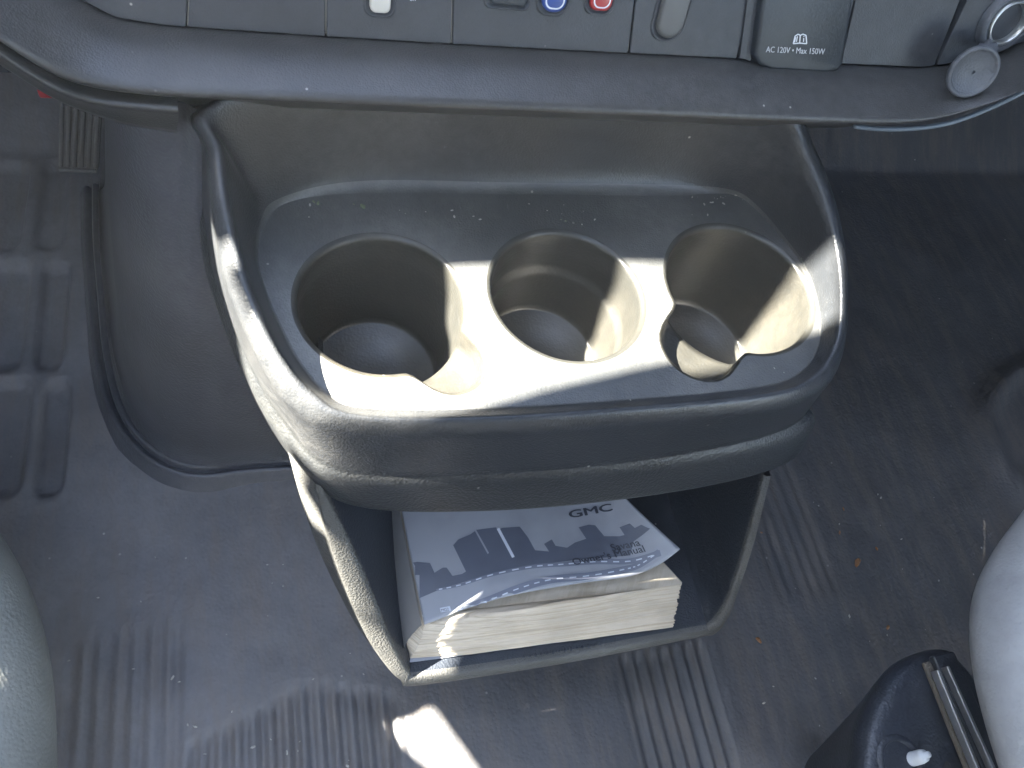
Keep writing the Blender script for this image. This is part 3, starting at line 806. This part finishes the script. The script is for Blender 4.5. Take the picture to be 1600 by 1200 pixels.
# ------------------------------------------------------------------ seats
def seat(name, label, edge, inward, zt, m, ztop=.40):
    base_ = V(*[sum(v) / len(edge) for v in zip(*[tuple(Pz(a, b, zt)) for a, b in edge])]); base_.z = .1
    t = thing(name, label, 'seat', base_, None)
    P0 = cat([Pz(a, b, zt) for a, b in edge], 6)
    def sh(P, d, z): return [V(p.x + .004 * (inward[0] > 0) + inward[0] * d, p.y + inward[1] * d, z) for p in P]
    prof = [(.12, zt - .04), (.05, zt - .035), (.018, zt - .022), (.002, zt - .006), (.001, zt + .008), (.006, zt + .025), (.018, zt + .042), (.05, zt + .056), (.11, zt + .062), (.30, zt + .064)]
    bm = bmesh.new(); loft(bm, [sh(P0, d, z) for d, z in prof], False)
    obj('seat_cushion', bm, m, t, sub=1)
    return t
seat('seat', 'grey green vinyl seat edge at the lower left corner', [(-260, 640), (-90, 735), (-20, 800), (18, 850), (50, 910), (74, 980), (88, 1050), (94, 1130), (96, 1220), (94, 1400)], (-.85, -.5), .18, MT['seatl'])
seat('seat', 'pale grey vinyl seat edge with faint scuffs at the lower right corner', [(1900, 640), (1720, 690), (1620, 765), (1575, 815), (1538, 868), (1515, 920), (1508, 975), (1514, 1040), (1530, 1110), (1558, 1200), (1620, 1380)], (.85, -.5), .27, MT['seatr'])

# ------------------------------------------------------------------ seat slide cover
sb = thing('seat_slide', 'black seat slide cover with two steel rails and a pale bolt, beside the right seat', 'seat slide', (.45, -.03, 0))
zt = .17
OUT = [(1330, 1260), (1345, 1180), (1352, 1130), (1375, 1075), (1405, 1035), (1440, 1015), (1478, 1008), (1500, 1020), (1560, 1100), (1640, 1260)]
P0 = [Pz(a, b, zt) for a, b in OUT]
cc = Pz(1480, 1200, zt)
def si(k, z, dx=0): return [V(cc.x + (p.x - cc.x) * k + dx, cc.y + (p.y - cc.y) * k, z) for p in P0]
bm = bmesh.new(); loft(bm, [cat(L, 5) for L in [si(.30, 0), si(.62, .08), si(.90, .14), si(1.0, .155), si(.97, .166), si(.92, zt), si(.80, zt + .003), si(.4, zt + .001), si(.05, zt)]], False)
cv = obj('slide_cover', bm, MT['black'], sb, sub=1)
def bar(bm, a, b, wd, h, z):
    A, B = Pz(*a, z), Pz(*b, z); d = B - A; L = d.length; rt = Matrix.Rotation(math.atan2(d.y, d.x), 3, 'Z'); box(bm, (A + B) / 2, (L, wd, h), rot=rt, bev=min(wd, h) * .25)
bm = bmesh.new(); bar(bm, (1449, 1034), (1552, 1290), .010, .004, .176); obj('rail_grime', bm, MT['grime'], sb)
bm = bmesh.new(); bar(bm, (1470, 1022), (1590, 1290), .022, .007, .180); obj('rail_channel', bm, MT['black'], sb)
for a, b in (((1461, 1048), (1548, 1260)), ((1476, 1042), (1570, 1250))):
    bm = bmesh.new(); bar(bm, a, b, .0030, .008, .186); obj('rail', bm, MT['rail'], sb)
bm = bmesh.new(); lathe(bm, [(.0001, .03), (.0022, .030), (.0023, .026), (.0042, .026), (.0050, .022), (.0052, .006), (.008, .004), (.008, 0)], Matrix.Translation(Pz(1405, 1192, .158)) @ frame(V(.2, .1, 1), V(0, 1, 0)).to_4x4(), 20, cap=False)
obj('bolt', bm, MT['bolt'], sb)
bm = bmesh.new(); lathe(bm, [(.020, .1725), (.017, .1745), (.0150, .1735), (.0135, .168), (.001, .160)], Matrix.Translation(V(Pz(1405, 1192, .17).x, Pz(1405, 1192, .17).y, 0)), 28, cap=False); obj('bolt_recess', bm, MT['black'], sb)

# ------------------------------------------------------------------ veiling haze volume, added to imitate lens glare
bm = bmesh.new(); box(bm, (.4, 0, 1.2), (3.4, 3.6, 3.6))
hm = bpy.data.materials.new('veiling haze'); hm.use_nodes = True; hn = hm.node_tree; hn.nodes.clear()
ho = hn.nodes.new('ShaderNodeOutputMaterial'); hv = hn.nodes.new('ShaderNodeVolumePrincipled')
hv.inputs['Color'].default_value = (.9, .95, 1, 1); hv.inputs['Density'].default_value = .022; hv.inputs['Anisotropy'].default_value = .0
hn.links.new(hv.outputs[0], ho.inputs['Volume'])
hz_ = obj('haze', bm, hm, None, False); hz_['kind'] = 'stuff'; hz_['label'] = 'thin veiling haze added inside the cab to stand in for lens glare'; hz_['category'] = 'haze'

# ------------------------------------------------------------------ small debris
def bits(name, m, spots, size, label, cat_, flat=.4):
    bm = bmesh.new()
    for p in spots:
        s = size * random.choice((.4, .5, .6, .8, 1.0, 1.5)); r = bmesh.ops.create_icosphere(bm, subdivisions=1, radius=s)
        for v in r['verts']: v.co *= random.uniform(.6, 1.2)
        mt = Matrix.Translation(p) @ Matrix.Rotation(random.uniform(0, 6), 4, 'Z') @ Matrix.Diagonal((1, .5, flat, 1))
        bmesh.ops.transform(bm, matrix=mt, verts=r['verts'])
    o = obj(name, bm, m, None, False); o['label'] = label; o['category'] = cat_; o['kind'] = 'stuff'
fl = lambda x, y, h=.003: Pz(x, y, h)
bits('crumbs', MT['crumb'], [fl(1190, 832), fl(1318, 795), fl(1370, 857), fl(1388, 980), fl(1185, 1000), fl(1340, 880), fl(1312, 832)], .0045, 'orange brown leaf crumbs on the dark floor right of the bin', 'crumbs')
rnd = random.Random(3)
bits('grit', MT['grit'], [fl(rnd.uniform(80, 620), rnd.uniform(860, 1200)) for _ in range(30)] + [fl(rnd.uniform(1180, 1500), rnd.uniform(760, 1150)) for _ in range(22)] + [fl(108, 1032, .005), fl(305, 1135, .005), fl(1313, 1083, .006)], .0016, 'pale grit and dirt specks scattered over the floor mat', 'grit', .6)
bits('leaf_bits', MT['leaf'], [Pz(a, b, ZT + .001) for a, b in [(490, 315), (497, 317), (553, 319), (567, 322), (877, 343), (884, 345)]] , .0018, 'green and pale leaf bits at the back of the tray', 'leaf bits', .3)
bits('dust_specks', MT['grit'], [Pz(a, b, ZT + .0007) for a, b in [(930, 628), (985, 625), (722, 577), (1210, 575), (1225, 582), (1150, 305), (1160, 312), (1110, 316), (1090, 308)]] + [Pz(rnd.uniform(470, 1120), rnd.uniform(318, 352), ZT + .0006) for _ in range(18)] + [Pz(1120 + rnd.gauss(0, 26), 312 + rnd.gauss(0, 6), ZT + .0006) for _ in range(10)], .0009, 'fine pale dust specks on the console tray', 'dust')
